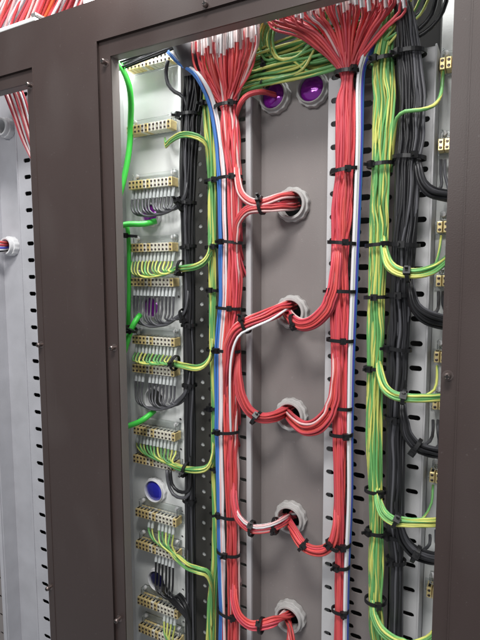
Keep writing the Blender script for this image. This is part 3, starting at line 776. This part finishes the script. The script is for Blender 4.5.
br = thing('wire_loom', P(396, 640, .054), 'right loom of black wires with branches curving to the right edge', 'wire loom', 'tied wire looms')
YK2 = .054
TB2 = [(402, 0, 9), (406, 22, 11), (409.5, 55, 13), (413, 100, 14), (411.5, 140, 13.5), (408, 165, 12.5), (406.5, 205, 12.5), (404, 245, 12), (401, 292, 11), (397.5, 348, 11.5), (396, 418, 9.5), (395.5, 480, 9), (395, 520, 9), (396.5, 560, 7), (396, 665, 7)]
bundle(br, [(a, b, c, YK2) for a, b, c in TB2], [BLK if i % 8 else GRYW for i in range(76)], wander=.16, r=.0016)
for (px, py, hw) in ((409.5, 54, 14.5), (409, 158, 14.5), (404, 245, 13.5), (400.5, 295, 12.5), (397.5, 348, 12), (396, 418, 10), (395.5, 535, 9), (396, 560, 8)): cable_tie(br, px, py, hw, YK2, 90, .8)
def fanbranch(pts, up, n, tie=None):
    branch(br, pts, [GRYW if i % 2 else BLK for i in range(n)], [tie] if tie else (), r=.0016)
    for q, (a, b) in enumerate(up):
        k = len(pts) // 2 + (q % 2)
        s = pts[k]; s0 = pts[k - 1]
        wire(br, [P(s0[0], s0[1] + 2, s0[3]), P(s[0], s[1] + 1, s[3]), P((s[0] + a) / 2 + 5, s[1] - 5 - q, s[3] + .012), P(a, (b + s[1]) / 2 - 2, .075), P(a, b, .084)], GRYW, .0016, 'branch_wire')
fanbranch([(416, 140, 3, .050), (418, 168, 4, .047), (422, 183, 5, .046), (431, 192, 6, .048), (442, 195, 6, .054), (456, 197, 6, .07)], [(441, 160), (445, 160)], 8)
fanbranch([(409, 262, 3, .048), (411, 290, 4, .045), (415, 306, 5.5, .044), (425, 316, 7, .046), (438, 321, 7, .052), (454, 324, 7, .07)], [(438.5, 292), (443, 292)], 8)
fanbranch([(402, 385, 3, .048), (403, 415, 4, .045), (407, 434, 5.5, .044), (417, 446, 6.5, .046), (430, 451, 6.5, .052), (450, 454, 6.5, .07)], [(433, 420), (438, 420)], 8, (416, 447, 8, .046, -30))
fanbranch([(397, 500, 3, .048), (399, 524, 4, .045), (404, 540, 5.5, .044), (415, 552, 6.5, .046), (428, 557, 6.5, .052), (448, 560, 6.5, .07)], [(430, 535), (436, 530)], 8, (416, 554, 7.5, .046, -20))
for q in (((410, 40), (424, 33), (438, 20), (446, 2), (448, -14)), ((408, 34), (420, 28), (432, 14), (438, -10)), ((406, 20), (416, 17), (424, 8), (428, -12))):
    wire(br, [P(a, b, .056) for a, b in q], BLK, .0021)

# ---------------- bright green earth cables at the left
def earth(pts, label, r=.0038):
    w = wire(None, [P(a, b, y) for a, b, y in pts], LIME, r, 'earth_cable')
    w.name = 'earth_cable'
    tag(w, label, 'cable', 'bright green earth cables')
    return w
earth(((116, 60, .05), (123, 70, .052), (129, 86, .056), (131, 104, .062), (130.5, 122, .066), (130, 140, .066), (128, 158, .062), (124.5, 176, .056), (121, 190, .05), (117, 204, .044)), 'longest bright green cable hanging from the top left corner')
earth(((120, 226, .040), (126, 224.5, .046), (134, 224, .052), (144, 224, .060), (156, 221, .072)), 'bright green cable lying across the upper purple entry')
earth(((127, 226, .058), (128.5, 238, .064), (129, 262, .066), (129, 290, .066), (128.5, 315, .064), (128, 332, .070)), 'bright green cable standing upright along the left edge of the plate', .0028)
earth(((124, 352, .040), (127, 342, .046), (131, 330, .052), (135, 322, .056), (140, 315, .066)), 'short bright green cable slanting below the second purple entry')
earth(((125, 427, .040), (131, 425, .046), (139, 422, .052), (147, 417, .058), (154, 411, .072)), 'bright green cable end under the dark entry')
clip = thing('cable_tie', P(131, 237, .054), 'black cable tie round the upright bright green cable', 'cable tie')
cable_tie(clip, 131, 236, 5, .058, 85, .9)
clip = thing('cable_tie', P(131, 330, .052), 'black cable tie round the short slanting green cable', 'cable tie')
cable_tie(clip, 131.5, 329, 5, .052, 60, .9)

# ---------------- terminal blocks over the fans (their lower edge shows under the panel)
def block(x0, x1, py, Y, label):
    a, b = P(x0, py, Y), P(x1, py, Y)
    t = thing('terminal_block', (a[0], Y, a[2]), label, 'terminal block', 'white terminal blocks')
    L = b[0] - a[0]; n = max(4, int(L / .0058))
    mb = MB(); mb.box(a[0], b[0], Y + .028, Y + .045, a[2] + .004, a[2] + .045, .001); mb.build('block_body', WPVC, t)
    d = MB().box(a[0], a[0] + L / n * .86, Y + .012, Y + .0275, a[2] + .006, a[2] + .045, .0007).build('block_way', WPVC, t, origin=(a[0], Y, a[2]))
    for i in range(1, n):
        o = d.copy(); C.objects.link(o); o.parent = t; o.location = d.location + Vector((L / n * i, 0, 0))
block(189, 262, 38, .046, 'white terminal block above the left fan of red wires')
block(268, 400, 4, .046, 'white terminal block above the right fan of red wires')

# ---------------- wires above the panel at the top left, and in the left opening
fl_ = thing('wire_loom', P(40, 10, .07), 'fan of red, pink and white wires above the brown panel at the top left', 'wire loom', 'tied wire looms')
cols = [RED, PINK, RED, RED, WPVC, RED, PINK, RED, mat('orange_pvc', (.75, .12, .04), .4), RED, WPVC, RED]
for i in range(58):
    x = -26 + i * 2.3 + random.uniform(-.8, .8); yy = .05 + .018 * random.random()
    s = 14 + 8 * random.random()
    wire(fl_, [P(x - s * .8 + 2, 46, yy), P(x - s * .3, 24, yy), P(x + s * .35, -2, yy), P(x + s, -34, yy)], random.choice(cols), .0019)
lo = thing('wire_loom', P(10, 100, .06), 'short red and white wires at the top of the left opening', 'wire loom', 'tied wire looms')
for i in range(9):
    x = 2 + i * 2.3
    m_ = (RED, PINK, RED, WPVC)[i % 4]; yy = .05 + .012 * random.random()
    w = wire(lo, [P(x - 4, 72, yy), P(x - 1, 84, yy), P(x + 5, 100, yy), P(x + 12, 118 + i, yy + .004), P(x + 20, 140 + 2 * i, yy + .006), P(40, 175, .064)], m_, .0015)
    if i % 3 != 1: sleeve(w, P(x - 4, 74, yy), P(x + 1.5, 91, yy), .0021)
for (dy, m_) in ((-4, RED), (-1, RED), (2, VIOL), (5, BLK), (4, WPVC)):
    wire(lo, [P(-30, 244 + dy, .06), P(-12, 245 + dy, .062), P(0, 246 + dy, .072), P(7, 246 + dy * .8, .09), P(12, 245 + dy * .6, .115)], m_, .0019)

# ================================================================== LIGHT
w = bpy.data.worlds.new('World'); bpy.context.scene.world = w; w.use_nodes = True
bg = w.node_tree.nodes['Background']; bg.inputs['Color'].default_value = (.92, .95, 1, 1); bg.inputs['Strength'].default_value = .33
def area(name, loc, tgt, sx, sy, e, col=(1, 1, 1)):
    l = bpy.data.lights.new(name, 'AREA'); l.shape = 'RECTANGLE'; l.size = sx; l.size_y = sy; l.energy = e; l.color = col
    o = bpy.data.objects.new(name, l); C.objects.link(o); o.location = loc
    o.rotation_euler = (Vector(tgt) - Vector(loc)).to_track_quat('-Z', 'Y').to_euler()
    return o
xc = X(240, 320, .05)
area('ceiling_or_fill_lamp', (xc + .25, -.70, 1.05), (xc, .05, 0), .45, .2, 17, (1, .985, .96))
area('ceiling_or_fill_lamp', (xc - .10, -1.25, .50), (xc, .08, .05), .5, .2, 6.3, (1, .985, .97))  # unseen front fill, added to lighten the parts under the panel top
area('ceiling_or_fill_lamp', (xc - .05, .03, .95), (xc - .08, .08, .1), .5, .14, 19, (.97, .99, 1))
area('left_column_fill', (X(168, 320, .03), .035, Z(160, 20, .03) + .10), (X(150, 320, .085), .085, 0), .16, .03, 2.6, (.98, 1, .99))  # unseen lamp added inside the cabinet to brighten the left column
sc = bpy.context.scene
sc.view_settings.view_transform = 'Standard'; sc.view_settings.look = 'None'; sc.view_settings.exposure = 0; sc.view_settings.gamma = 1
sc.cycles.max_bounces = 8
